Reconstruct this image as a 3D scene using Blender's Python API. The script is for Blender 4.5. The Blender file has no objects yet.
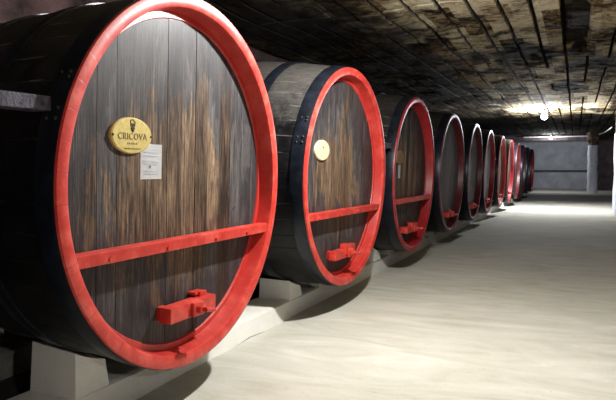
import bpy, bmesh, math, random
from mathutils import Vector, noise, Matrix
random.seed(7)
S = bpy.context.scene
COL = S.collection

# ---------------------------------------------------------------- camera, world, light, exposure
FPX, YAW, PIT, EYE = 613.8, 0.411, 0.051, 1.60
cd = bpy.data.cameras.new('camera'); cam = bpy.data.objects.new('camera', cd); COL.objects.link(cam)
cd.sensor_width = 36.0; cd.lens = FPX / 616 * 36.0; cd.clip_start = 0.05; cd.clip_end = 200
cam.location = (0, 0, EYE); cam.rotation_euler = (math.pi / 2 - PIT, 0, YAW)
S.camera = cam

w = bpy.data.worlds.new('world'); S.world = w; w.use_nodes = True
w.node_tree.nodes['Background'].inputs[0].default_value = (0.11, 0.07, 0.15, 1)
w.node_tree.nodes['Background'].inputs[1].default_value = 0.05

S.view_settings.view_transform = 'Standard'; S.view_settings.look = 'None'
S.view_settings.exposure = 0.22; S.view_settings.gamma = 1.0; S.view_settings.use_curve_mapping = False

CEIL = 3.95
#        x     y     z    watts  colour
LAMPS = [(-1.15, 4.85, 3.24, 430, (1.0, 0.995, 0.975)),
         (-1.18, 26.0, 3.66, 950, (0.84, 0.91, 1.0)),
         (-1.60, 45.0, 3.70, 190, (0.90, 0.94, 1.0))]

FILL_LAMP = (2.3, -0.9, 2.80, 150, (1.0, 0.99, 0.97))        # added unseen fill behind the camera, brightens the first cradle block

# ---------------------------------------------------------------- material helpers
def srgb(r, g, b):
    def c(v):
        v /= 255
        return v / 12.92 if v <= 0.04045 else ((v + 0.055) / 1.055) ** 2.4
    return (c(r), c(g), c(b), 1)

class M:
    def __init__(s, name, rough=0.7, metal=0.0, spec=0.5):
        s.m = bpy.data.materials.new(name); s.m.use_nodes = True
        s.t = s.m.node_tree; s.n = s.t.nodes; s.l = s.t.links
        s.b = s.n['Principled BSDF']
        s.b.inputs['Roughness'].default_value = rough; s.b.inputs['Metallic'].default_value = metal
        s.b.inputs['Specular IOR Level'].default_value = spec
        s.tc = s.n.new('ShaderNodeTexCoord')
    def link(s, a, b): s.l.new(a, b)
    def co(s, scale=(1, 1, 1), src='Object', rot=(0, 0, 0)):
        m = s.n.new('ShaderNodeMapping'); m.inputs['Scale'].default_value = scale; m.inputs['Rotation'].default_value = rot
        s.link(s.tc.outputs[src], m.inputs[0]); return m.outputs[0]
    def noise(s, vec, scale, detail=4, rough=0.6, dist=0.0):
        n = s.n.new('ShaderNodeTexNoise'); n.inputs['Scale'].default_value = scale
        n.inputs['Detail'].default_value = detail; n.inputs['Roughness'].default_value = rough
        n.inputs['Distortion'].default_value = dist
        s.link(vec, n.inputs['Vector']); return n.outputs['Fac']
    def ramp(s, fac, stops):
        r = s.n.new('ShaderNodeValToRGB'); e = r.color_ramp.elements
        while len(e) < len(stops): e.new(0.5)
        for k, (p, c) in enumerate(stops):
            e[k].position = p; e[k].color = c if len(c) == 4 else (*c, 1)
        s.link(fac, r.inputs[0]); return r.outputs[0]
    def math(s, op, a, b=None, c=None):
        n = s.n.new('ShaderNodeMath'); n.operation = op
        for i, v in enumerate((a, b, c)):
            if v is None: continue
            if isinstance(v, (int, float)): n.inputs[i].default_value = v
            else: s.link(v, n.inputs[i])
        return n.outputs[0]
    def mix(s, fac, a, b, mode='MIX'):
        n = s.n.new('ShaderNodeMix'); n.data_type = 'RGBA'; n.blend_type = mode
        for sock, v in ((n.inputs[0], fac), (n.inputs[6], a), (n.inputs[7], b)):
            if isinstance(v, (int, float)): sock.default_value = v
            elif isinstance(v, tuple): sock.default_value = v if len(v) == 4 else (*v, 1)
            else: s.link(v, sock)
        return n.outputs[2]
    def xyz(s, vec):
        n = s.n.new('ShaderNodeSeparateXYZ'); s.link(vec, n.inputs[0]); return n.outputs
    def white(s, v):
        n = s.n.new('ShaderNodeTexWhiteNoise'); n.noise_dimensions = '1D'; s.link(v, n.inputs['W']); return n.outputs['Value']
    def orand(s):
        n = s.n.new('ShaderNodeObjectInfo'); return n.outputs['Random']
    def base(s, c):
        if isinstance(c, tuple): s.b.inputs['Base Color'].default_value = c if len(c) == 4 else (*c, 1)
        else: s.link(c, s.b.inputs['Base Color'])
    def rough(s, v): s.link(v, s.b.inputs['Roughness'])
    def bump(s, h, strength=0.3, dist=0.02):
        n = s.n.new('ShaderNodeBump'); n.inputs['Strength'].default_value = strength; n.inputs['Distance'].default_value = dist
        s.link(h, n.inputs['Height']); s.link(n.outputs[0], s.b.inputs['Normal'])

# -- weathered head planks (vertical, across y)
PLANK = 0.158
def mat_head(name='weathered_oak_planks', grey=0.0):
    m = M(name, 0.55, spec=0.22)
    x, y, z = m.xyz(m.tc.outputs['Object'])
    idx = m.math('FLOOR', m.math('DIVIDE', m.math('ADD', y, 5.0 * PLANK), PLANK))
    rnd = m.white(m.math('ADD', idx, m.math('MULTIPLY', m.orand(), 37.0)))
    comb = m.n.new('ShaderNodeCombineXYZ')
    m.link(m.math('ADD', m.math('MULTIPLY', rnd, 13.0), m.math('MULTIPLY', m.orand(), 9.0)), comb.inputs[0])
    m.link(y, comb.inputs[1]); m.link(z, comb.inputs[2]); v = comb.outputs[0]
    def st(sc):
        mp = m.n.new('ShaderNodeMapping'); mp.inputs['Scale'].default_value = sc; m.link(v, mp.inputs[0]); return mp.outputs[0]
    grain = m.noise(st((1, 24, 1.1)), 3.0, 7, 0.70, 0.5)
    fine = m.noise(st((1, 90, 7)), 2.0, 4, 0.7)
    patch = m.noise(st((1, 2.4, 0.8)), 1.5, 7, 0.70, 0.6)
    blot = m.noise(st((1, 4.5, 0.8)), 1.4, 7, 0.74, 1.0)
    tone = m.math('ADD', m.math('ADD', m.math('MULTIPLY', grain, 0.62), m.math('MULTIPLY', blot, 0.40)), m.math('MULTIPLY', m.math('SUBTRACT', rnd, 0.5), 0.16))
    warm = m.ramp(tone, [(0.36, srgb(26, 20, 17)), (0.45, srgb(62, 49, 40)), (0.56, srgb(116, 95, 76)), (0.68, srgb(176, 152, 124))])
    cool = m.ramp(tone, [(0.36, srgb(26, 25, 27)), (0.48, srgb(52, 51, 53)), (0.60, srgb(84, 83, 85)), (0.72, srgb(122, 120, 119))])
    # slate-grey mould and wear: mostly towards the rim, ragged along the grain
    r2 = m.math('SQRT', m.math('ADD', m.math('MULTIPLY', y, y), m.math('MULTIPLY', z, z)))
    edge = m.math('ADD', m.math('ADD', r2, m.math('MULTIPLY', m.math('SUBTRACT', patch, 0.5), 1.9)), m.math('MULTIPLY', m.math('SUBTRACT', rnd, 0.5), 0.5))
    c = m.mix(m.ramp(edge, [(0.60, (0, 0, 0)), (0.70, (0.92, 0.92, 0.92))]), warm, cool)
    c = m.mix(m.ramp(fine, [(0.33, (1, 1, 1)), (0.45, (0, 0, 0))]), c, m.mix(0.55, c, srgb(26, 20, 17)))
    c = m.mix(m.ramp(edge, [(0.95, (0, 0, 0)), (1.15, (0.6, 0.6, 0.6))]), c, srgb(40, 38, 42))
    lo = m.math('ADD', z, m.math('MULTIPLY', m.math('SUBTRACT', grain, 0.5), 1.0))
    if grey: c = m.mix(grey, c, m.mix(grain, srgb(120, 122, 138), srgb(206, 208, 222)))  # bluish reflection of the far lamp, painted into the plank colour
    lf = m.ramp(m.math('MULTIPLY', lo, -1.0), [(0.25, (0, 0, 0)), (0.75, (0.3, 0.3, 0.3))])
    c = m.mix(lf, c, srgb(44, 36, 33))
    m.base(c)
    m.rough(m.ramp(grain, [(0.3, (0.48,) * 3), (0.7, (0.66,) * 3)]))
    m.b.inputs['Coat Weight'].default_value = 0.08; m.b.inputs['Coat Roughness'].default_value = 0.33
    m.bump(m.math('ADD', grain, m.math('MULTIPLY', fine, 0.5)), 0.35, 0.006)
    return m.m

# -- dark barrel staves (along x, divided by angle)
def mat_stave(name='dark_stave_wood', top_pale=0.18):
    m = M(name, 0.45, spec=0.3)
    x, y, z = m.xyz(m.tc.outputs['Object'])
    N = 46
    a = m.math('MULTIPLY', m.math('DIVIDE', m.math('ARCTAN2', y, z), 2 * math.pi), N)
    a = m.math('ADD', a, N)
    fr = m.math('FRACT', a); rnd = m.white(m.math('FLOOR', a))
    e = m.math('MINIMUM', fr, m.math('SUBTRACT', 1.0, fr))
    co = m.co((1.2, 1, 1))
    n1 = m.noise(co, 5.0, 6, 0.7, 0.3); n2 = m.noise(m.co((3, 22, 22)), 2.0, 5, 0.7)
    tone = m.math('ADD', m.math('MULTIPLY', n1, 0.7), m.math('MULTIPLY', rnd, 0.25))
    c = m.ramp(tone, [(0.30, srgb(5, 5, 6)), (0.5, srgb(12, 11, 13)), (0.66, srgb(26, 24, 26)), (0.82, srgb(50, 47, 46))])
    c = m.mix(m.ramp(n2, [(0.42, (0, 0, 0)), (0.62, (0.5, 0.5, 0.5))]), c, srgb(24, 23, 26))
    joint = m.ramp(e, [(0.0, (1, 1, 1)), (0.045, (0, 0, 0))])
    scuff = m.ramp(m.noise(m.co((2, 6, 6)), 3, 3), [(0.5, (0, 0, 0)), (0.6, (1, 1, 1))])
    c = m.mix(joint, c, m.mix(scuff, srgb(8, 8, 9), m.mix(m.ramp(z, [(0.0, (0, 0, 0)), (0.6, (1, 1, 1))]), srgb(40, 38, 37), srgb(120, 116, 110))))
    # pale scuffing, ragged, stronger towards the top of the cask
    du = m.math('ADD', z, m.math('MULTIPLY', m.math('SUBTRACT', n1, 0.5), 1.6))
    c = m.mix(m.ramp(du, [(0.35, (0, 0, 0)), (1.2, (top_pale, top_pale, top_pale))]), c, m.mix(n2, srgb(40, 39, 40), srgb(138, 134, 128)))
    m.base(c); m.rough(m.ramp(n1, [(0.3, (0.38,) * 3), (0.7, (0.62,) * 3)]))
    h = m.math('SUBTRACT', m.math('MULTIPLY', n2, 0.25), joint)
    m.bump(h, 0.5, 0.008)
    return m.m

# -- red oil paint on the rings, with end-grain lines between the stave ends
def mat_red(name, radial, cols=None):
    m = M(name, 0.40, spec=0.5)
    n1 = m.noise(m.co((1, 1, 1)), 7.0, 6, 0.65)
    n2 = m.noise(m.co((1, 1, 1)), 60.0, 4, 0.7)
    cols = cols or (srgb(172, 38, 34), srgb(202, 60, 50), srgb(226, 104, 90))
    c = m.ramp(n1, [(0.25, cols[0]), (0.5, cols[1]), (0.72, cols[2])])
    c = m.mix(m.ramp(n2, [(0.22, (0.8, 0.8, 0.8)), (0.34, (0, 0, 0))]), c, srgb(92, 18, 20))
    h = m.math('MULTIPLY', n2, 0.3)
    if radial:
        x, y, z = m.xyz(m.tc.outputs['Object'])
        a = m.math('ADD', m.math('MULTIPLY', m.math('DIVIDE', m.math('ARCTAN2', y, z), 2 * math.pi), 46), 46)
        fr = m.math('FRACT', a); e = m.math('MINIMUM', fr, m.math('SUBTRACT', 1.0, fr))
        j = m.ramp(e, [(0.0, (1, 1, 1)), (0.022, (0, 0, 0))])
        br = m.ramp(m.noise(m.co((9, 9, 9)), 1.3, 2), [(0.46, (0, 0, 0)), (0.60, (0.75, 0.75, 0.75))])
        jj = m.n.new('ShaderNodeMix'); jj.data_type = 'RGBA'; jj.blend_type = 'MULTIPLY'; jj.inputs[0].default_value = 1
        m.link(j, jj.inputs[6]); m.link(br, jj.inputs[7])
        c = m.mix(jj.outputs[2], c, srgb(96, 14, 18))
        c = m.mix(m.ramp(m.math('MULTIPLY', x, -20.0), [(0.2, (0, 0, 0)), (0.6, (0.55, 0.55, 0.55))]), c, cols[0])   # rubbed outer face is paler; shade inside the rim is painted in too
        h = m.math('SUBTRACT', h, m.math('MULTIPLY', j, 0.35))
    m.base(c); m.bump(h, 0.4, 0.004)
    return m.m

def mat_simple(name, c1, c2, scale=8, rough=0.6, metal=0.0, bump=0.2, dist=0.01, spec=0.5, mscale=(1, 1, 1)):
    m = M(name, rough, metal, spec)
    n = m.noise(m.co(mscale), scale, 6, 0.65, 0.2)
    m.base(m.ramp(n, [(0.3, c1), (0.7, c2)])); m.bump(n, bump, dist); return m.m

def mat_floor():
    m = M('swept_clay_floor', 0.85, spec=0.10)
    big = m.noise(m.co((1, 1, 1)), 0.55, 6, 0.6, 0.4)
    mp = m.co((0.5, 1.5, 1), rot=(0, 0, math.radians(-10)))
    sweep = m.noise(mp, 1.5, 7, 0.62, 1.8)
    fine = m.noise(m.co((1, 1, 1)), 26, 5, 0.7)
    t = m.math('ADD', m.math('MULTIPLY', big, 0.4), m.math('MULTIPLY', sweep, 0.6))
    c = m.ramp(t, [(0.34, srgb(180, 177, 163)), (0.46, srgb(197, 195, 182)), (0.55, srgb(205, 203, 191)), (0.68, srgb(219, 218, 209))])
    c = m.mix(m.ramp(fine, [(0.3, (0.35, 0.35, 0.35)), (0.42, (0, 0, 0))]), c, srgb(150, 138, 116))
    fx, fy, fz = m.xyz(m.tc.outputs['Object'])               # unlit stretch before the far wall, its shade painted into the floor
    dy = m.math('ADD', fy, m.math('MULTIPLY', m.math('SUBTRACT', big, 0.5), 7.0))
    dim_band = m.math('MULTIPLY', m.ramp(m.math('DIVIDE', dy, 50.0), [(0.58, (0, 0, 0)), (0.66, (1, 1, 1)), (0.80, (1, 1, 1)), (0.86, (0, 0, 0))]), 0.8)
    c = m.mix(dim_band, c, srgb(66, 60, 56))
    m.base(c); m.bump(m.math('ADD', sweep, m.math('MULTIPLY', fine, 0.25)), 0.35, 0.02)
    return m.m

# -- ceiling: sawn limestone blocks, soot patches; the saw cuts themselves are geometry
def mat_ceiling():
    m = M('sawn_limestone_ceiling', 0.9, spec=0.1)
    x, y, z = m.xyz(m.tc.outputs['Object'])
    n1 = m.noise(m.co((1, 1, 1)), 1.0, 7, 0.65, 0.6)
    n2 = m.noise(m.co((1, 1, 1)), 7.0, 7, 0.7, 0.8)
    n3 = m.noise(m.co((1, 5, 1), rot=(0, 0, 0.5)), 8.0, 5, 0.7, 2.0)
    ix = m.math('FLOOR', m.math('DIVIDE', m.math('ADD', x, 50.42 - 0.10), 0.415))
    iy = m.math('FLOOR', m.math('DIVIDE', m.math('ADD', y, m.math('MULTIPLY', m.white(ix), 1.3)), 1.3))
    rb = m.white(m.math('ADD', m.math('MULTIPLY', ix, 17.3), iy))
    t = m.math('ADD', m.math('ADD', m.math('MULTIPLY', n2, 0.6), m.math('MULTIPLY', n1, 0.3)), m.math('MULTIPLY', m.math('SUBTRACT', rb, 0.22), 0.22))
    c = m.ramp(t, [(0.38, srgb(44, 33, 25)), (0.44, srgb(134, 110, 78)), (0.52, srgb(196, 172, 132)), (0.62, srgb(240, 226, 192))])
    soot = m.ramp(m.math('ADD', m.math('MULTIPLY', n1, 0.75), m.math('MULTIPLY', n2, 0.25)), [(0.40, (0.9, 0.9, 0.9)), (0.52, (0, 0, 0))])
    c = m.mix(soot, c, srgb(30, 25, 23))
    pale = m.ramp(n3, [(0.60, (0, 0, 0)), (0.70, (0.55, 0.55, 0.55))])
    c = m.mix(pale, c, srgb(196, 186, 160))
    # soot in the saw cuts and painted far shade; darker tone over the barrels
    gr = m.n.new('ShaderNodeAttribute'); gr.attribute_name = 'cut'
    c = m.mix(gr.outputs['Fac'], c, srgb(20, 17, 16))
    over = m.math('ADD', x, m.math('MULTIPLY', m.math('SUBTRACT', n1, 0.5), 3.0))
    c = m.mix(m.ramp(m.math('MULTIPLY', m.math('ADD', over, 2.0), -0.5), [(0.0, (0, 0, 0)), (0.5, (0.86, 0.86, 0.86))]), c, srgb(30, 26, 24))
    m.base(c); m.bump(m.math('ADD', n2, m.math('MULTIPLY', n3, 0.5)), 0.8, 0.05)
    return m.m

def mat_whitewash(name, a, b, chip, amount=0.36):
    m = M(name, 0.8, spec=0.3)
    n1 = m.noise(m.co((1, 1, 1)), 1.3, 6, 0.6); n2 = m.noise(m.co((1, 1, 1.6)), 6, 6, 0.7, 0.6)
    c = m.ramp(n1, [(0.3, a), (0.7, b)])
    c = m.mix(m.ramp(n2, [(amount - 0.05, (1, 1, 1)), (amount + 0.02, (0, 0, 0))]), c, chip)
    m.base(c); m.bump(n2, 0.5, 0.03); return m.m

HEAD = mat_head(); HEAD_SHEEN = mat_head('faint_sheen_planks', 0.35); HEAD_BRIGHT_SHEEN = mat_head('bright_sheen_planks', 0.85); STAVE = mat_stave(); STAVE_GREY = mat_stave('weathered_grey_stave_wood', 0.5); RED = mat_red('red_paint_ring', True); REDBAR = mat_red('red_paint', False)
MAROON = mat_red('maroon_paint_ring', True, (srgb(84, 24, 30), srgb(110, 34, 40), srgb(140, 62, 66)))
BLACKR = mat_red('blackened_ring', True, (srgb(30, 16, 22), srgb(52, 22, 30), srgb(70, 34, 40)))
MIDRED = mat_red('dull_red_ring', True, (srgb(140, 26, 32), srgb(170, 36, 42), srgb(196, 66, 66)))
HOOP = mat_simple('blued_steel_hoop', srgb(14, 17, 24), srgb(34, 41, 54), 9, 0.36, 0.3, 0.25, 0.004)
BRASS = mat_simple('brass_plaque', srgb(190, 168, 92), srgb(216, 198, 128), 40, 0.45, 0.2, 0.1, 0.002)
DULLB = mat_simple('tarnished_brass', srgb(120, 96, 70), srgb(160, 134, 98), 30, 0.6, 0.2, 0.1, 0.002)
PALEB = mat_simple('pale_brass', srgb(214, 200, 156), srgb(232, 222, 188), 30, 0.5, 0.1, 0.1, 0.002)
ENGR = mat_simple('engraving', srgb(58, 48, 30), srgb(84, 70, 44), 40, 0.7)
LETT = mat_simple('worn_lettering', srgb(96, 82, 46), srgb(150, 132, 78), 60, 0.6)
PAPER = mat_simple('white_paper', srgb(232, 234, 236), srgb(246, 246, 246), 20, 0.7, 0, 0.05)
INK = mat_simple('pale_ink', srgb(196, 204, 222), srgb(214, 220, 232), 20, 0.8)
GREEN = mat_simple('green_ink', srgb(16, 110, 84), srgb(24, 130, 100), 20, 0.8)
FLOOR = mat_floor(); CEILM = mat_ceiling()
LIME = mat_whitewash('limewashed_concrete', srgb(222, 219, 208), srgb(242, 241, 236), srgb(140, 132, 118), 0.31)
GREYC = mat_simple('grey_concrete', srgb(120, 116, 110), srgb(170, 166, 158), 5, 0.85, 0, 0.5, 0.02)
SOIL = mat_simple('dark_earth', srgb(46, 40, 42), srgb(84, 74, 72), 4, 0.95, 0, 0.8, 0.05)
ROCK = mat_simple('raw_dark_rock', srgb(52, 42, 46), srgb(100, 84, 84), 2.4, 0.95, 0, 1.0, 0.12)
PINKROCK = mat_simple('pinkish_rock', srgb(18, 13, 15), srgb(120, 92, 90), 1.3, 0.95, 0, 1.0, 0.12)
WALLW = mat_whitewash('grey_limewash', srgb(150, 152, 158), srgb(188, 190, 196), srgb(110, 108, 112), 0.30)
COLW = mat_whitewash('column_limewash', srgb(206, 210, 220), srgb(232, 234, 240), srgb(50, 46, 50), 0.37)
BROCK = mat_simple('brown_rock', srgb(58, 44, 34), srgb(138, 112, 88), 6, 0.9, 0, 1.0, 0.1)
TIMBER = mat_simple('grey_timber', srgb(30, 28, 36), srgb(100, 96, 114), 22, 0.8, 0, 0.9, 0.015)
IRON = mat_simple('dark_iron', srgb(34, 32, 32), srgb(60, 58, 58), 20, 0.5, 0.6, 0.2)
PIPE = mat_simple('pale_pipe', srgb(190, 190, 190), srgb(220, 220, 220), 10, 0.4)
PORC = mat_simple('white_porcelain', srgb(220, 220, 216), srgb(236, 236, 232), 10, 0.3)
def mat_glow(col, k):
    m = M('lit_bulb_glass', 0.3); m.base((*col, 1))
    m.b.inputs['Emission Color'].default_value = (*col, 1); m.b.inputs['Emission Strength'].default_value = k
    return m.m

# ---------------------------------------------------------------- mesh helpers
def obj(name, bm, mat, parent=None, loc=None, smooth=False, kind=None):
    me = bpy.data.meshes.new(name); bmesh.ops.recalc_face_normals(bm, faces=bm.faces)
    bm.to_mesh(me); bm.free()
    o = bpy.data.objects.new(name, me); COL.objects.link(o); me.materials.append(mat)
    if smooth:
        for p in me.polygons: p.use_smooth = True
        try: me.set_sharp_from_angle(angle=math.radians(38))
        except Exception: pass
    if parent: o.parent = parent
    if loc: o.location = loc
    if kind: o['kind'] = kind
    return o

def empty(name, loc, rot=(0, 0, 0)):
    o = bpy.data.objects.new(name, None); COL.objects.link(o); o.location = loc; o.rotation_euler = rot
    o.empty_display_size = 0.2; return o

def tag(o, label, cat, group=None):
    o['label'] = label; o['category'] = cat
    if group: o['group'] = group
    return o

def box(bm, a, b, bev=0.0):
    r = bmesh.ops.create_cube(bm, size=1.0); vs = r['verts']
    bmesh.ops.scale(bm, vec=(b[0] - a[0], b[1] - a[1], b[2] - a[2]), verts=vs)
    bmesh.ops.translate(bm, vec=((a[0] + b[0]) / 2, (a[1] + b[1]) / 2, (a[2] + b[2]) / 2), verts=vs)
    if bev:
        es = list({e for v in vs for e in v.link_edges})
        bmesh.ops.bevel(bm, geom=es, offset=bev, segments=2, affect='EDGES', profile=0.6)

def lathe(bm, prof, n=96, closed=True, cy=0, cz=0):
    """prof: list of (x, r) turned about the x axis."""
    rings = []
    for (x, r) in prof:
        rings.append([bm.verts.new((x, cy + r * math.sin(2 * math.pi * k / n), cz + r * math.cos(2 * math.pi * k / n))) for k in range(n)])
    m = len(rings)
    for i in range(m if closed else m - 1):
        A, B = rings[i], rings[(i + 1) % m]
        for k in range(n):
            bm.faces.new((A[k], A[(k + 1) % n], B[(k + 1) % n], B[k]))
    return rings

def cyl(bm, p, q, r, n=16, r2=None):
    p, q = Vector(p), Vector(q); d = q - p
    mt = Matrix.Translation((p + q) / 2) @ d.to_track_quat('Z', 'Y').to_matrix().to_4x4()
    bmesh.ops.create_cone(bm, cap_ends=True, segments=n, radius1=r, radius2=r if r2 is None else r2, depth=d.length, matrix=mt)

def sphere(bm, c, r, sc=(1, 1, 1), u=20, v=12):
    bmesh.ops.create_uvsphere(bm, u_segments=u, v_segments=v, radius=r, matrix=Matrix.Translation(c) @ Matrix.Diagonal((*sc, 1)))

def tube(bm, pts, r, n=8):
    prev = None
    for i, p in enumerate(pts):
        p = Vector(p)
        d = (Vector(pts[min(i + 1, len(pts) - 1)]) - Vector(pts[max(i - 1, 0)])).normalized()
        q = d.to_track_quat('Z', 'Y')
        ring = [bm.verts.new(p + q @ Vector((r * math.cos(2 * math.pi * k / n), r * math.sin(2 * math.pi * k / n), 0))) for k in range(n)]
        if prev:
            for k in range(n): bm.faces.new((prev[k], prev[(k + 1) % n], ring[(k + 1) % n], ring[k]))
        else: bm.faces.new(ring)
        prev = ring
    bm.faces.new(prev)

def text_mesh(body, size, depth):
    """letters in the y-z plane facing +x, centred on the origin"""
    cu = bpy.data.curves.new('letters', 'FONT'); cu.body = body; cu.size = size; cu.extrude = depth
    cu.align_x = 'CENTER'; cu.align_y = 'CENTER'; cu.space_character = 1.08; cu.resolution_u = 2
    o = bpy.data.objects.new('letters', cu); COL.objects.link(o)
    dg = bpy.context.evaluated_depsgraph_get(); me = bpy.data.meshes.new_from_object(o.evaluated_get(dg))
    bm = bmesh.new(); bm.from_mesh(me); bpy.data.objects.remove(o); bpy.data.curves.remove(cu); bpy.data.meshes.remove(me)
    bmesh.ops.transform(bm, matrix=Matrix(((0, 0, 1, 0), (1, 0, 0, 0), (0, 1, 0, 0), (0, 0, 0, 1))), verts=bm.verts)
    return bm

# ---------------------------------------------------------------- the setting
XL, XR, Y0, Y1 = -5.75, 6.0, -4.0, 50.0
LEDGE_X = -2.81

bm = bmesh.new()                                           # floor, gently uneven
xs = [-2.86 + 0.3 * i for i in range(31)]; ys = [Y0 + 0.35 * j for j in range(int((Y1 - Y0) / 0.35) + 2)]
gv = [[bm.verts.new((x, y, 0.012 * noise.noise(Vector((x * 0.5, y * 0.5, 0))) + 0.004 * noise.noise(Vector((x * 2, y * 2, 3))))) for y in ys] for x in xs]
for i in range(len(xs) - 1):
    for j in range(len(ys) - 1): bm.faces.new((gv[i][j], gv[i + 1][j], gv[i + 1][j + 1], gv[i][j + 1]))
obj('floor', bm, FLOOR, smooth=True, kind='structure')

bm = bmesh.new()                                           # rough earth strip under the row of barrels
xs = [XL - 0.1 + 0.22 * i for i in range(15)]; ys = [Y0 + 0.3 * j for j in range(int((Y1 - Y0) / 0.3) + 2)]
gv = [[bm.verts.new((x, y, -0.01 + 0.05 * noise.noise(Vector((x * 1.1, y * 1.1, 8))))) for y in ys] for x in xs]
for i in range(len(xs) - 1):
    for j in range(len(ys) - 1): bm.faces.new((gv[i][j], gv[i + 1][j], gv[i + 1][j + 1], gv[i][j + 1]))
obj('floor_earth', bm, SOIL, smooth=True, kind='structure')

# ceiling with saw cuts running down the gallery, a few cross cuts and one broad slot
CUT0, PITCH = -0.65, 0.415
cuts = [CUT0 + PITCH * k for k in range(-14, 17)]
cuts = [c for c in cuts if XL - 0.2 < c < XR + 0.2]
xset = []
for k, c in enumerate(cuts):
    for d in (-0.036, -0.020, 0.020, 0.036, 0.11, 0.20, 0.30): xset.append(c + d)
cross = [2.1, 5.3, 8.9, 12.35, 15.6, 17.4, 20.9, 24.6, 29.0, 33.5, 38.2, 43.0]
yset = [Y0 - 0.2 + 0.16 * j for j in range(int((Y1 - Y0 + 0.6) / 0.16) + 1)]
for c in cross:
    yset = [v for v in yset if abs(v - c) > 0.07]; yset += [c - 0.045, c - 0.02, c + 0.02, c + 0.045]
yset.sort(); xset.sort()
bm = bmesh.new(); vals = []
def cut_at(x, y):
    wob = 0.02 * noise.noise(Vector((x * 0.2, y * 0.35, 5)))
    v = 0.0
    for k, c in enumerate(cuts):
        if abs(x - c) < 0.022:
            if noise.noise(Vector((k * 3.7, y * 0.22, 1))) > -0.30: v = 1.0
    for c in cross:
        if abs(y - c) < 0.03 and noise.noise(Vector((x * 0.45, c, 2))) > -0.25: v = max(v, 0.9)
    return v, wob
grid = []
for x in xset:
    row = []
    for y in yset:
        v, wob = cut_at(x, y)
        kx = math.floor((x - CUT0 - 0.03) / PITCH)
        blk = 0.035 * noise.noise(Vector((kx * 5.1, math.floor(y / 2.3 + kx * 0.37) * 3.3, 0)))
        z = CEIL + blk + 0.05 * noise.noise(Vector((x * 0.8, y * 0.6, 0))) + 0.022 * noise.noise(Vector((x * 4, y * 4, 1)))
        if v: z += 0.06 * v
        slot = -0.25 < x + 0.05 * noise.noise(Vector((0, y * 0.9, 7))) < 0.15 and y < 13.4 + noise.noise(Vector((x * 3, 0, 0)))
        if slot: z += 0.07 
        row.append(bm.verts.new((x + wob, y, z))); 
        far_shade = 0.9 * max(0.0, min(1.0, (y - 28.6 - 1.5 * noise.noise(Vector((x * 0.7, y * 0.3, 4)))) / 1.5))  # unlit ceiling past the middle lamp, darkened in its colour
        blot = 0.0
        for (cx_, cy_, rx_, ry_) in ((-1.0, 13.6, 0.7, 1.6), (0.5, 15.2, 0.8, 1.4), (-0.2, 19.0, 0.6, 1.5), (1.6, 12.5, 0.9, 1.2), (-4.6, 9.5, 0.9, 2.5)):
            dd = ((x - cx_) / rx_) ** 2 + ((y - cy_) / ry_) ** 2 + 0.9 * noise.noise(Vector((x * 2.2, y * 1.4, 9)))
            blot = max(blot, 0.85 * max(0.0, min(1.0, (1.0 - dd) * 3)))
        vals.append(max(far_shade, blot, 1.0 if v else (0.93 if slot else 0.0)))
    grid.append(row)
for i in range(len(xset) - 1):
    for j in range(len(yset) - 1): bm.faces.new((grid[i][j], grid[i][j + 1], grid[i + 1][j + 1], grid[i + 1][j]))
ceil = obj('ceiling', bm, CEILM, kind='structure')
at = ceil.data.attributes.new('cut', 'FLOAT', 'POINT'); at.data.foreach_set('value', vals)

def rough_wall(name, a, b, z0, z1, mat, amp=0.08, step=0.28, thick=0.3, out=(0, 0)):
    """a wall from a to b in plan, with an uneven face and a flat back offset by `out`"""
    bm = bmesh.new(); L = math.hypot(b[0] - a[0], b[1] - a[1]); n = max(2, int(L / step)); mz = max(2, int((z1 - z0) / step))
    nx, ny = -(b[1] - a[1]) / L, (b[0] - a[0]) / L
    F = []
    for i in range(n + 1):
        t = i / n; x = a[0] + (b[0] - a[0]) * t; y = a[1] + (b[1] - a[1]) * t; col = []
        for j in range(mz + 1):
            z = z0 + (z1 - z0) * j / mz
            d = amp * noise.noise(Vector((x * 1.2, y * 1.2, z * 1.2))) + amp * 0.4 * noise.noise(Vector((x * 4, y * 4, z * 4)))
            col.append(bm.verts.new((x + nx * d, y + ny * d, z)))
        F.append(col)
    for i in range(n):
        for j in range(mz): bm.faces.new((F[i][j], F[i + 1][j], F[i + 1][j + 1], F[i][j + 1]))
    B = [bm.verts.new((p[0] + out[0], p[1] + out[1], z)) for p, z in ((a, z0), (b, z0), (b, z1), (a, z1))]
    bm.faces.new(B)
    bm.faces.new([F[i][0] for i in range(n + 1)] + [B[1], B[0]])
    bm.faces.new([F[i][mz] for i in range(n + 1)] + [B[2], B[3]])
    bm.faces.new([F[0][j] for j in range(mz + 1)] + [B[3], B[0]])
    bm.faces.new([F[n][j] for j in range(mz + 1)] + [B[2], B[1]])
    return obj(name, bm, mat, smooth=True, kind='structure')
rough_wall('wall_left', (XL, Y0), (XL, Y1), -0.1, CEIL + 0.45, PINKROCK, 0.14, 0.3, out=(-0.3, 0))
rough_wall('wall_right', (XR, Y0), (XR, Y1), -0.1, CEIL + 0.45, ROCK, 0.12, 0.4, out=(0.3, 0))
rough_wall('wall_back', (XL, Y0), (XR, Y0), -0.1, CEIL + 0.45, ROCK, 0.10, 0.4, out=(0, -0.3))
rough_wall('wall_far', (XL, Y1), (1.15, Y1), -0.1, CEIL + 0.3, WALLW, 0.03, 0.4, out=(0, 0.3))
rough_wall('wall_far_raw', (1.15, Y1), (XR, Y1), -0.1, CEIL + 0.3, ROCK, 0.10, 0.4, out=(0, 0.3))

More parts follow.
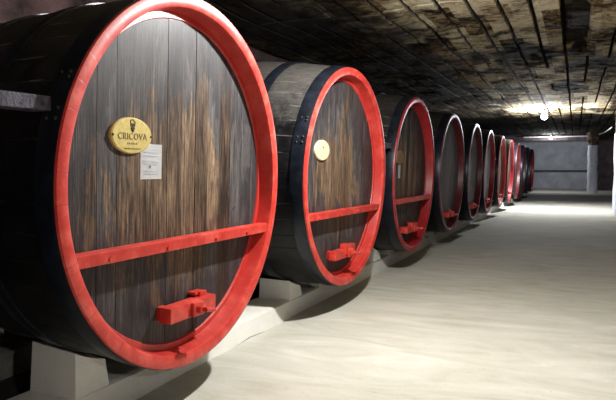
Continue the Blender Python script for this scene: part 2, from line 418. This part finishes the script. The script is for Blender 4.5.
bm = bmesh.new(); box(bm, (XL + 0.1, Y1 - 0.16, 1.38), (1.0, Y1 - 0.04, 1.49), 0.01)
obj('trim_1', bm, IRON, kind='structure')
bm = bmesh.new(); box(bm, (XL + 0.1, Y1 - 0.10, -0.02), (1.1, Y1 - 0.02, 0.10), 0.01)
obj('baseboard_far', bm, GREYC, kind='structure')
bm = bmesh.new(); box(bm, (XL + 0.1, 45.9, 3.55), (0.9, 46.3, 4.1), 0.03)
obj('trim_2', bm, ROCK, kind='structure')

# whitewashed pillar at the right edge: raw rock above the paint
def pillar_bm(x0, y0, x1, y1, z0, z1, seed):
    bm = bmesh.new(); box(bm, (x0, y0, z0), (x1, y1, z1))
    bmesh.ops.subdivide_edges(bm, edges=bm.edges, cuts=9, use_grid_fill=True)
    for v in bm.verts:
        d = noise.noise_vector(v.co * 2.3 + Vector((seed, 0, 0))); v.co.x += 0.035 * d.x; v.co.y += 0.035 * d.y
    return bm
pl = empty('rock_pillar', (1.95, 23.9, 0)); 
tag(pl, 'whitewashed square rock pillar cut by the right edge of the photo', 'pillar')
def rel(o, p): o.location = -p.location; return o
rel(obj('painted_shaft', pillar_bm(1.26, 22.9, 2.6, 24.9, -0.02, 2.86, 1), COLW, pl, smooth=True), pl)
rel(obj('raw_rock_top', pillar_bm(1.28, 22.92, 2.58, 24.88, 2.86, 4.1, 1), ROCK, pl, smooth=True), pl)

cl = empty('round_column', (1.0, 44.3, 0))
tag(cl, 'round whitewashed column near the far wall with bare brown top', 'column')
def column_bm(z0, z1, r, amp, seed):
    bm = bmesh.new(); n = 28; m = 16; R = []
    for j in range(m + 1):
        z = z0 + (z1 - z0) * j / m; ring = []
        for k in range(n):
            a = 2 * math.pi * k / n; rr = r + amp * noise.noise(Vector((math.cos(a) * 2 + seed, math.sin(a) * 2, z * 2.2)))
            ring.append(bm.verts.new((rr * math.cos(a), rr * math.sin(a), z)))
        R.append(ring)
    for j in range(m):
        for k in range(n): bm.faces.new((R[j][k], R[j][(k + 1) % n], R[j + 1][(k + 1) % n], R[j + 1][k]))
    bm.faces.new(R[0]); bm.faces.new(R[-1]); return bm
obj('painted_shaft', column_bm(-0.02, 3.12, 0.31, 0.05, 1), COLW, cl, smooth=True)
obj('bare_rock_top', column_bm(3.12, 4.05, 0.34, 0.16, 4), BROCK, cl, smooth=True)

# ---------------------------------------------------------------- concrete ledges and cradle blocks under the barrels
LEAN = 0.030; RISE = 0.045                                # heads lean forward a little; the staves climb a bit more
HZ = EYE - 0.098                                           # centre height of a head
BX = [-2.29]
YS = [0.40, 3.42, 6.46, 9.50, 12.66, 15.75, 18.50, 21.75, 24.75, 28.0, 31.3, 34.6, 37.9]
def ledge(name, xf, xb, h, mat, label, flare):
    bm = bmesh.new(); n = 150; prof = [(xf + flare, -0.03), (xf + flare * 0.35, 0.07), (xf, h - 0.02), (xf - 0.03, h), (xb + 0.02, h), (xb, h - 0.02), (xb, -0.03)]
    R = []
    for i in range(n + 1):
        y = Y0 + 0.2 + (39.6 - Y0 - 0.2) * i / n; ring = []
        for (x, z) in prof:
            dx = 0.014 * noise.noise(Vector((x, y * 1.4, z * 3))); dz = 0.010 * noise.noise(Vector((x * 3, y * 1.7, 5)))
            ring.append(bm.verts.new((x + dx, y, z + (dz if 0 < z < h - 0.03 else 0))))
        R.append(ring)
    m = len(prof)
    for i in range(n):
        for k in range(m): bm.faces.new((R[i][k], R[i][(k + 1) % m], R[i + 1][(k + 1) % m], R[i + 1][k]))
    bm.faces.new(R[0]); bm.faces.new(R[-1])
    bmesh.ops.translate(bm, vec=(-(xf + xb) / 2, 0, 0), verts=bm.verts)
    o = obj(name, bm, mat, loc=((xf + xb) / 2, 0, 0), smooth=True)
    tag(o, label, 'ledge'); return o
ledge('concrete_ledge', LEDGE_X, -3.20, 0.18, LIME, 'long white limewashed kerb running along the floor under the barrel fronts', 0.05)
ledge('concrete_ledge', -4.05, -4.50, 0.18, GREYC, 'long dark grey kerb in the gloom under the barrel backs', 0.02)

SHAPE = {'taper': False}                                   # the two nearest casks narrow towards the back, the others bulge
def rprof(x):                                              # body radius at local x (0 at the head, -2.5 at the back)
    if SHAPE['taper']: return 1.193 - 0.026 * -x - 0.030 * x * x
    t = (-x) / 1.25 - 1
    return 1.192 + 0.072 * (1 - t * t)

def cradle(front_x, back_x, side, mat):
    """block whose top is hollowed to the barrel; origin at the barrel's centre line, floor level"""
    bm = bmesh.new(); ny, nx = 8, 4; y0, y1 = (0.31, 0.57) if SHAPE['taper'] else (0.26, 0.54)
    T, Bt = [], []
    for i in range(ny + 1):
        y = side * (y0 + (y1 - y0) * i / ny); rt, rb = [], []
        for j in range(nx + 1):
            x = front_x + (back_x - front_x) * j / nx
            lx = x + 2.29; r = rprof(max(lx, -2.5)) + 0.020
            zt = HZ + (LEAN + (0 if SHAPE['taper'] else RISE)) * (-lx) - math.sqrt(r * r - y * y) - 0.004
            e = 0.02 if (j == 0 or j == nx or i == 0 or i == ny) else 0.0
            rt.append(bm.verts.new((x + 0.006 * noise.noise(Vector((x, y * 9, 0))), y + 0.006 * noise.noise(Vector((x * 9, y, 3))), zt - e * 0.5)))
            s = 1.08; rb.append(bm.verts.new((x + (0.02 if j == 0 else 0), y * (1 + (0.04 if i == ny else -0.04 if i == 0 else 0)), 0.1812)))
        T.append(rt); Bt.append(rb)
    for G in (T, Bt):
        for i in range(ny):
            for j in range(nx): bm.faces.new((G[i][j], G[i + 1][j], G[i + 1][j + 1], G[i][j + 1]))
    for i in range(ny):
        for j in (0, nx): bm.faces.new((T[i][j], T[i + 1][j], Bt[i + 1][j], Bt[i][j]))
    for j in range(nx):
        for i in (0, ny): bm.faces.new((T[i][j], T[i][j + 1], Bt[i][j + 1], Bt[i][j]))
    return bm

# ---------------------------------------------------------------- the barrel
H_BASE = 0.30
BASE_DZ = HZ + LEAN * 1.25 - H_BASE                # centre of the belly above the base empty
CZ = BASE_DZ                                               # local height of the barrel axis
def climb(bm):
    if SHAPE['taper']: return
    for v in bm.verts: v.co.z += RISE * max(0.0, -v.co.x)
def part(name, bm, mat, parent, smooth=True, off=(0, 0, 0)):
    return obj(name, bm, mat, parent, (1.25 + off[0], off[1], CZ + off[2]), smooth)

def child(name, bm, mat, parent, smooth=False, at=(0, 0, 0)):
    return obj(name, bm, mat, parent, at, smooth)

REC = 0.125                                                # how far the head sits behind the chime
def build_barrel():
    root = empty('wine_barrel', (0, 0, 0), (0, LEAN, 0))
    # stave body: outer skin, open inside in front of the head
    bm = bmesh.new(); pr = []
    for k in range(0, 21):
        x = -0.012 - 2.476 * k / 20; pr.append((x, rprof(x)))
    pr += [(-2.488, rprof(-2.488) - 0.08), (-2.37, rprof(-2.37) - 0.08), (-2.37, 0.01), (-REC - 0.06, 0.01), (-REC - 0.06, 1.115), (-0.012, 1.125)]
    lathe(bm, pr, 138); climb(bm); part('stave_body', bm, STAVE, root)
    # painted chime ring: the red stave ends, their inner bevel and the red border of the head
    bm = bmesh.new()
    lathe(bm, [(-0.014, 1.2), (0.0, 1.196), (0.004, 1.175), (0.002, 1.13), (-0.006, 1.118), (-REC + 0.012, 1.098),
               (-REC + 0.012, 1.062), (-REC - 0.01, 1.05), (-REC - 0.05, 1.05), (-REC - 0.05, 1.122), (-0.02, 1.13)], 184)
    part('chime_ring', bm, RED, root)
    # head: planks with open seams, clipped to the circle
    bm = bmesh.new(); R = 1.085; k0 = -7
    for k in range(k0, 7):
        a, b = k * PLANK + 0.0009, (k + 1) * PLANK - 0.0009
        if a < -R and b < -R or a > R: continue
        a = max(a, -R + 0.004); b = min(b, R - 0.004)
        if b - a < 0.01: continue
        n = 6; ys_ = [a + (b - a) * i / n for i in range(n + 1)]
        up = [(y, math.sqrt(max(R * R - y * y, 0))) for y in ys_]; loop = up + [(y, -z) for y, z in reversed(up)]
        dx = random.uniform(-0.002, 0.002)
        f = [bm.verts.new((-REC + dx, y, z)) for y, z in loop]; g = [bm.verts.new((-REC - 0.045, y, z)) for y, z in loop]
        bm.faces.new(f); bm.faces.new(g)
        for i in range(len(loop)): bm.faces.new((f[i], f[(i + 1) % len(loop)], g[(i + 1) % len(loop)], g[i]))
    part('barrel_head', bm, HEAD, root, smooth=False)
    # hoops
    for (xa, xb) in ((-0.016, -0.15), (-0.56, -0.67), (-1.02, -1.11), (-1.39, -1.48), (-1.83, -1.94), (-2.35, -2.484)):
        bm = bmesh.new(); t = 0.011
        lathe(bm, [(xa, rprof(xa) - 0.004), (xa, rprof(xa) + t), (xa - 0.004, rprof(xa) + t + 0.001), (xb + 0.004, rprof(xb) + t + 0.001), (xb, rprof(xb) + t), (xb, rprof(xb) - 0.004)], 120)
        climb(bm); h = part('hoop', bm, HOOP, root)
    return root

def add_rivets(root):
    """riveted lap joint of the front hoop, on the near side"""
    hoop = [c for c in root.children if c.name.startswith('hoop')][0]
    xa, xb = -0.016, -0.15; rr = rprof(-0.08) + 0.011
    for da in (-0.13, -0.085, 0.06, 0.085):
        for xx in ((-0.053, -0.113) if da != 0.06 else (-0.053,)):
            bm = bmesh.new(); a = math.radians(-66) + da
            sphere(bm, (xx, rr * math.sin(a), rr * math.cos(a)), 0.014, u=10, v=6)
            child('rivet', bm, IRON, hoop, True)

def add_crossbar(root):
    bm = bmesh.new(); yb, zb = 1.075, -0.385
    box(bm, (-0.100, -yb, zb - 0.036), (-0.016, yb, zb + 0.036), 0.008)
    cb = part('crossbar', bm, REDBAR, root, smooth=False)
    for y in (-0.80, -0.28, 0.28, 0.72):
        bm = bmesh.new(); cyl(bm, (-0.018, y, zb - 0.012), (-0.004, y, zb - 0.012), 0.016, 6)
        child('bolt', bm, REDBAR, cb)
    return cb

def add_door_bar(root, style=0):
    """red clamp bar of the manhole door low on the head"""
    y0, y1, z0 = (-0.265, 0.26, -0.835) if style == 0 else (-0.36, 0.20, -0.84)
    bm = bmesh.new()
    if style == 0: box(bm, (-REC + 0.03, y0, z0 - 0.052), (0.0, y1, z0 + 0.050), 0.008)
    else:
        box(bm, (-REC + 0.03, y0, z0 - 0.055), (-0.01, y1 - 0.22, z0 + 0.045), 0.008)
        box(bm, (-REC + 0.05, y1 - 0.30, z0 - 0.02), (0.0, y1, z0 + 0.085), 0.012)
    db = part('door_bar', bm, REDBAR, root, smooth=False)
    for y in (y0 + 0.05, y1 - 0.09):
        bm = bmesh.new(); box(bm, (-REC - 0.002, y - 0.03, z0 - 0.045), (-REC + 0.036, y + 0.03, z0 + 0.045), 0.004)
        child('stand_off', bm, REDBAR, db)
    bm = bmesh.new(); box(bm, (-REC - 0.002, y1 - 0.13, z0 + 0.04), (-0.045, y1 - 0.05, z0 + 0.082), 0.006)
    box(bm, (-REC, y1 - 0.17, z0 + 0.062), (-0.060, y1 - 0.12, z0 + 0.082), 0.004)
    child('top_lug', bm, REDBAR, db)
    bm = bmesh.new(); box(bm, (-0.002, -0.045, z0 - 0.050), (0.024, 0.07, z0 + 0.044), 0.006)
    child('saddle_plate', bm, REDBAR, db)
    bm = bmesh.new(); cyl(bm, (0.02, 0.02, z0), (0.115, 0.02, z0), 0.017, 12); cyl(bm, (0.024, 0.02, z0), (0.055, 0.02, z0), 0.036, 6)
    child('screw', bm, REDBAR, db)
    bm = bmesh.new(); tube(bm, [(0.11, -0.04, z0 + 0.012), (0.11, 0.03, z0), (0.112, 0.055, z0 - 0.005), (0.113, 0.062, z0 - 0.006)], 0.015, 10)
    child('turning_handle', bm, REDBAR, db, True)
    return db

def oval(bm, ry, rz, x0, x1, n=48, bev=0.006):
    prof = [(x0, 1.0), (x1 - bev, 1.0), (x1, 1 - bev / rz)]
    rings = [[bm.verts.new((x, ry * s * math.cos(2 * math.pi * k / n), rz * s * math.sin(2 * math.pi * k / n))) for k in range(n)] for x, s in prof]
    for i in range(2):
        for k in range(n): bm.faces.new((rings[i][k], rings[i][(k + 1) % n], rings[i + 1][(k + 1) % n], rings[i + 1][k]))
    bm.faces.new(rings[0]); bm.faces.new(rings[-1])

def add_plaque(root, mat, y, z, detail, rx=0.0):
    bm = bmesh.new(); oval(bm, 0.180, 0.106, 0.0, 0.022)
    p = part('plaque', bm, mat, root, smooth=False, off=(-REC, y, z)); p.rotation_euler = (rx, 0, 0)
    if detail:
        bm = text_mesh('CRICOVA', 0.056, 0.0010); bmesh.ops.translate(bm, vec=(0.0235, 0, -0.006), verts=bm.verts)
        child('lettering', bm, LETT, p)
        bm = bmesh.new()                                   # worn small lines of engraving under the name
        random.seed(5)
        for (zz, hw, s) in ((-0.045, 0.045, 0.006), (-0.075, 0.072, 0.005)):
            yy = -hw
            while yy < hw:
                wd = random.uniform(0.003, 0.008); box(bm, (0.0215, yy, zz - s), (0.0238, yy + wd, zz + s * random.uniform(0.2, 1))); yy += wd + random.uniform(0.004, 0.010)
        child('small_engraving', bm, DULLB, p)
        bm = bmesh.new()                                   # emblem: small vine-leaf cup over a bunch of grapes
        for a, b in (((0.018, -0.016, 0.052), (0.022, -0.020, 0.088)), ((0.018, 0.016, 0.052), (0.022, 0.020, 0.080))):
            cyl(bm, (0.0225, a[1], a[2]), (0.0225, b[1], b[2]), 0.003, 6)
        cyl(bm, (0.0225, -0.020, 0.088), (0.0225, 0.0, 0.094), 0.003, 6); cyl(bm, (0.0225, 0.0, 0.094), (0.0225, 0.02, 0.080), 0.003, 6)
        for yy, zz in ((-0.008, 0.066), (0.0, 0.070), (0.008, 0.066), (-0.004, 0.058), (0.004, 0.058)): sphere(bm, (0.022, yy, zz), 0.005, u=8, v=6)
        for yy, zz in ((-0.010, 0.042), (0.0, 0.044), (0.010, 0.042), (-0.005, 0.034), (0.005, 0.034), (0.0, 0.026), (-0.006, 0.046), (0.006, 0.046)): sphere(bm, (0.0215, yy, zz), 0.0068, u=8, v=6)
        child('emblem', bm, ENGR, p)
        for yy in (-0.168, 0.168):
            bm = bmesh.new(); sphere(bm, (0.021, yy, 0), 0.008, u=10, v=6); child('nail', bm, ENGR, p)
    else:
        bm = bmesh.new(); sphere(bm, (0.021, 0.0, 0.03), 0.010, u=10, v=6); child('nail', bm, ENGR, p)
    p['label'] = {'brass_plaque': 'yellow brass oval plaque reading CRICOVA', 'pale_brass': 'pale blank oval plaque', 'tarnished_brass': 'tarnished oval plaque'}[mat.name]
    return p

def add_note(root, y, z, hw, hh, rx, detail):
    bm = bmesh.new(); n = 6
    F = [[bm.verts.new((0.004 + 0.004 * math.sin(i * 1.1) * (j / n), -hw + 2 * hw * i / n, -hh + 2 * hh * j / n)) for j in range(n + 1)] for i in range(n + 1)]
    for i in range(n):
        for j in range(n): bm.faces.new((F[i][j], F[i + 1][j], F[i + 1][j + 1], F[i][j + 1]))
    r = bmesh.ops.solidify(bm, geom=bm.faces[:], thickness=0.0015)
    p = part('paper_note', bm, PAPER, root, off=(-REC, y, z)); p.rotation_euler = (rx, 0, 0); p['label'] = 'white paper note'
    if detail:
        random.seed(9)
        for zz in (0.060, 0.040, 0.005, -0.010, -0.055, -0.070):
            yy = -hw * 0.7; bm = bmesh.new()
            while yy < hw * 0.6:
                wd = random.uniform(0.004, 0.012); box(bm, (0.009, yy, zz - 0.002), (0.0102, yy + wd, zz + 0.002)); yy += wd + 0.004
            child('line_of_writing', bm, INK, p)
        bm = bmesh.new(); cyl(bm, (0.0085, -0.018, -0.030), (0.0105, -0.018, -0.030), 0.0075, 14); child('green_dot', bm, GREEN, p)
    return p

proto = build_barrel()
SHAPE['taper'] = True; tapered = build_barrel(); SHAPE['taper'] = False
parts_tree = {}
def copy_tree(o, parent=None):
    c = o.copy(); COL.objects.link(c)
    if parent: c.parent = parent; c.matrix_parent_inverse.identity()
    for ch in list(o.children): copy_tree(ch, c)
    return c
blocks = [(cradle(LEDGE_X + 0.0, -3.17, s, LIME), s) for s in (-1, 1)]
ORD = ['', 'first', 'second', 'third', 'fourth', 'fifth', 'sixth', 'seventh', 'eighth', 'ninth', 'tenth', 'eleventh', 'last']
LAB = {
 0: 'red-rimmed wine barrel beside the photographer, just outside the left edge',
 1: 'largest and nearest red-rimmed barrel, with brass oval plaque and white paper note',
 2: 'second red-rimmed barrel, with a small pale oval plaque and no paper note',
 3: 'third barrel, dim red ring and crossbar, tarnished plaque with narrow white note below',
 4: 'fourth barrel, narrow dark maroon ring and bare head without a crossbar',
 5: 'fifth barrel, slim maroon ring, just beyond the bare-headed maroon fourth',
 6: 'sixth barrel, pale lit bluish head inside a thin dark red ring',
 7: 'seventh barrel, showing as a bright orange-red sliver',
 8: 'eighth barrel, crimson sliver next beyond the bright orange-red one',
 9: 'ninth barrel, dark crimson sliver beyond the crimson eighth',
 10: 'tenth barrel, third from the far end of the row, almost black',
 11: 'eleventh barrel, dark, next to last before the far wall',
 12: 'last barrel at the far end of the row, thin red edge against the grey wall'}
TH = math.cos(LEAN), math.sin(LEAN)
TURN = {2: -0.034, 3: -0.024, 4: -0.022}                    # three casks stand slightly turned
def base_for(y, a=0.0):
    # base empty position so that the head centre lands at (-2.29, y, HZ)
    k = 1.25 * TH[0] + CZ * TH[1]
    return (-2.29 - k * math.cos(a), y - k * math.sin(a), HZ - (-1.25 * TH[1] + CZ * TH[0]))
copies = [copy_tree(tapered), tapered, proto] + [copy_tree(proto) for _ in YS[3:]]
for i, y in enumerate(YS):
    b = copies[i]; a = TURN.get(i, 0.0); b.location = base_for(y, a); b.rotation_euler = (0, LEAN, a)
    tag(b, LAB[i], 'barrel', 'row of red-rimmed wine barrels')
for i, mm in ((3, MIDRED), (4, MAROON), (5, MAROON), (6, MIDRED), (8, MIDRED), (9, MAROON), (10, BLACKR), (11, BLACKR), (12, MIDRED)):
    ch = [c for c in copies[i].children if c.name.startswith('chime_ring')][0]
    ch.material_slots[0].link = 'OBJECT'; ch.material_slots[0].material = mm
for i, mm in ((4, HEAD_SHEEN), (5, HEAD_SHEEN), (6, HEAD_BRIGHT_SHEEN)):
    hd = [c for c in copies[i].children if c.name.startswith('barrel_head')][0]
    hd.material_slots[0].link = 'OBJECT'; hd.material_slots[0].material = mm
sb = [c for c in copies[2].children if c.name.startswith('stave_body')][0]
sb.material_slots[0].link = 'OBJECT'; sb.material_slots[0].material = STAVE_GREY
for i in (1, 2, 3):
    SHAPE['taper'] = i == 1; add_crossbar(copies[i]); add_rivets(copies[i])
SHAPE['taper'] = False
for i in range(1, 9): add_door_bar(copies[i], 1 if i in (2, 3) else 0)
add_plaque(copies[1], BRASS, -0.52, 0.288, True, 0.0)
add_plaque(copies[2], PALEB, -0.56, 0.285, False)
add_plaque(copies[3], DULLB, -0.55, 0.26, False)
add_note(copies[1], -0.322, 0.137, 0.103, 0.108, 0.0, True)
add_note(copies[3], -0.53, 0.05, 0.055, 0.10, 0.0, False)

# cradle blocks, one pair on the front kerb and one pair on the back kerb of every barrel
def rear_block(s): return cradle(-4.08, -4.46, s, GREYC)
fb = {s: bm_ for bm_, s in blocks}
protos = {}
for s in (-1, 1):
    protos[('f', s)] = obj('cradle_block', fb[s], LIME); protos[('r', s)] = obj('cradle_block', rear_block(s), GREYC)
    SHAPE['taper'] = True
    protos[('tf', s)] = obj('cradle_block', cradle(LEDGE_X, -3.17, s, LIME), LIME); protos[('tr', s)] = obj('cradle_block', rear_block(s), GREYC)
    SHAPE['taper'] = False
used = set()
for i, y in enumerate(YS):
    for key in (('f', -1), ('f', 1), ('r', -1), ('r', 1)):
        if key[0] == 'r' and i > 2: continue
        pk = ('t' + key[0], key[1]) if i < 2 else key
        o = protos[pk]
        if pk in used: o = o.copy(); COL.objects.link(o)
        used.add(pk); o.location = (0, y - math.sin(TURN.get(i, 0.0)) * (0.70 if key[0] == 'f' else 1.98), 0)
        nm = 'barrel outside the frame' if i == 0 else ('nearest barrel' if i == 1 else ('last barrel' if i == 12 else ORD[i] + ' barrel of the row'))
        side = 'left' if key[1] < 0 else 'right'
        if key[0] == 'f': tag(o, 'white cradle block under the %s front of the %s' % (side, nm), 'block', 'cradle blocks on the front kerb')
        else: tag(o, 'grey cradle block under the %s back of the %s' % (side, nm), 'block', 'cradle blocks on the back kerb')

# spacer timbers wedged between neighbouring barrels
for i in range(len(YS) - 1):
    if i in (1, 3): continue
    ya, yb = YS[i], YS[i + 1]; zc = HZ + 0.415; xx = -2.41
    SHAPE['taper'] = i == 0; r = rprof(-0.21) + 0.017; SHAPE['taper'] = False
    dyh = math.sqrt(r * r - 0.365 ** 2) + (0.02 if i in (2, 4) else 0.006)
    bm = bmesh.new(); hy = (yb - ya - 2 * dyh) / 2 - 0.006
    box(bm, (-0.06, -hy, -0.036), (0.06, hy, 0.036), 0.008)
    bmesh.ops.subdivide_edges(bm, edges=[e for e in bm.edges if e.calc_length() > 0.3], cuts=5)
    for v in bm.verts: v.co += 0.006 * noise.noise_vector(v.co * 7 + Vector((i, 0, 0)))
    o = obj('spacer_timber', bm, TIMBER, loc=(xx, (ya + yb) / 2, zc))
    where = 'at the left edge, wedged against the nearest barrel' if i == 0 else 'wedged between the %s and %s barrels of the row' % (ORD[i], ORD[i + 1])
    tag(o, 'short grey timber ' + where, 'timber', 'spacer timbers between the barrels')

# ---------------------------------------------------------------- lamps
def lamp(x, y, z, watts, col, r, label, glow):
    root = empty('ceiling_lamp', (x, y, z)); tag(root, label, 'lamp', 'bare ceiling lamps along the gallery')
    top = CEIL - z + 0.03
    bm = bmesh.new(); cyl(bm, (0, 0, top - 0.07), (0, 0, top), 0.06, 20); cyl(bm, (0, 0, r * 0.9 + 0.07), (0, 0, top - 0.06), 0.014, 10)
    obj('ceiling_mount', bm, IRON, root)
    bm = bmesh.new(); cyl(bm, (0, 0, r * 0.72), (0, 0, r * 0.72 + 0.09), r * 0.62, 20, r * 0.35)
    obj('lamp_holder', bm, PORC, root)
    bm = bmesh.new(); sphere(bm, (0, 0, 0), r, (1, 1, 1.1), 24, 16)
    obj('bulb', bm, mat_glow(col, glow), root, smooth=True)
    ld = bpy.data.lights.new('lamp_light', 'POINT'); ld.energy = watts; ld.color = col; ld.shadow_soft_size = 0.05
    lo = bpy.data.objects.new('lamp_light', ld); COL.objects.link(lo); lo.parent = root; lo.location = (0, 0, -r * 1.1 - 0.08)
    return root
lamp(*LAMPS[0], 0.07, 'lamp overhead opposite the two nearest barrels, above the top of the photo', 20)
lamp(*FILL_LAMP, 0.07, 'added fill lamp behind the camera, out of view', 20)
lamp(*LAMPS[1], 0.12, 'bright white lamp hanging from the ceiling halfway down the gallery', 30)
lamp(*LAMPS[2], 0.10, 'small distant lamp under the pale pipe near the far wall', 30)

bm = bmesh.new(); cyl(bm, (-3.4, 0, 0), (0.75, 0, 0), 0.045, 14)
for x in (-3.0, -1.3, 0.4): box(bm, (x - 0.03, -0.05, -0.055), (x + 0.03, 0.22, 0.055), 0.004)
tag(obj('wall_pipe', bm, PIPE, loc=(0, 45.7, 3.80), smooth=True), 'pale horizontal pipe across the gallery just under the far ceiling', 'pipe')

bm = bmesh.new(); P0, P1 = Vector((1.30, 43.4, 3.80)), Vector((1.18, 25.2, 3.12))
tube(bm, [P0.lerp(P1, t / 14) - Vector((0, 0, 0.06 * 4 * (t / 14) * (1 - t / 14))) for t in range(15)], 0.02, 8)
tag(obj('sagging_cable', bm, PIPE, smooth=True), 'pale cable sagging from the round column to the square pillar', 'cable')
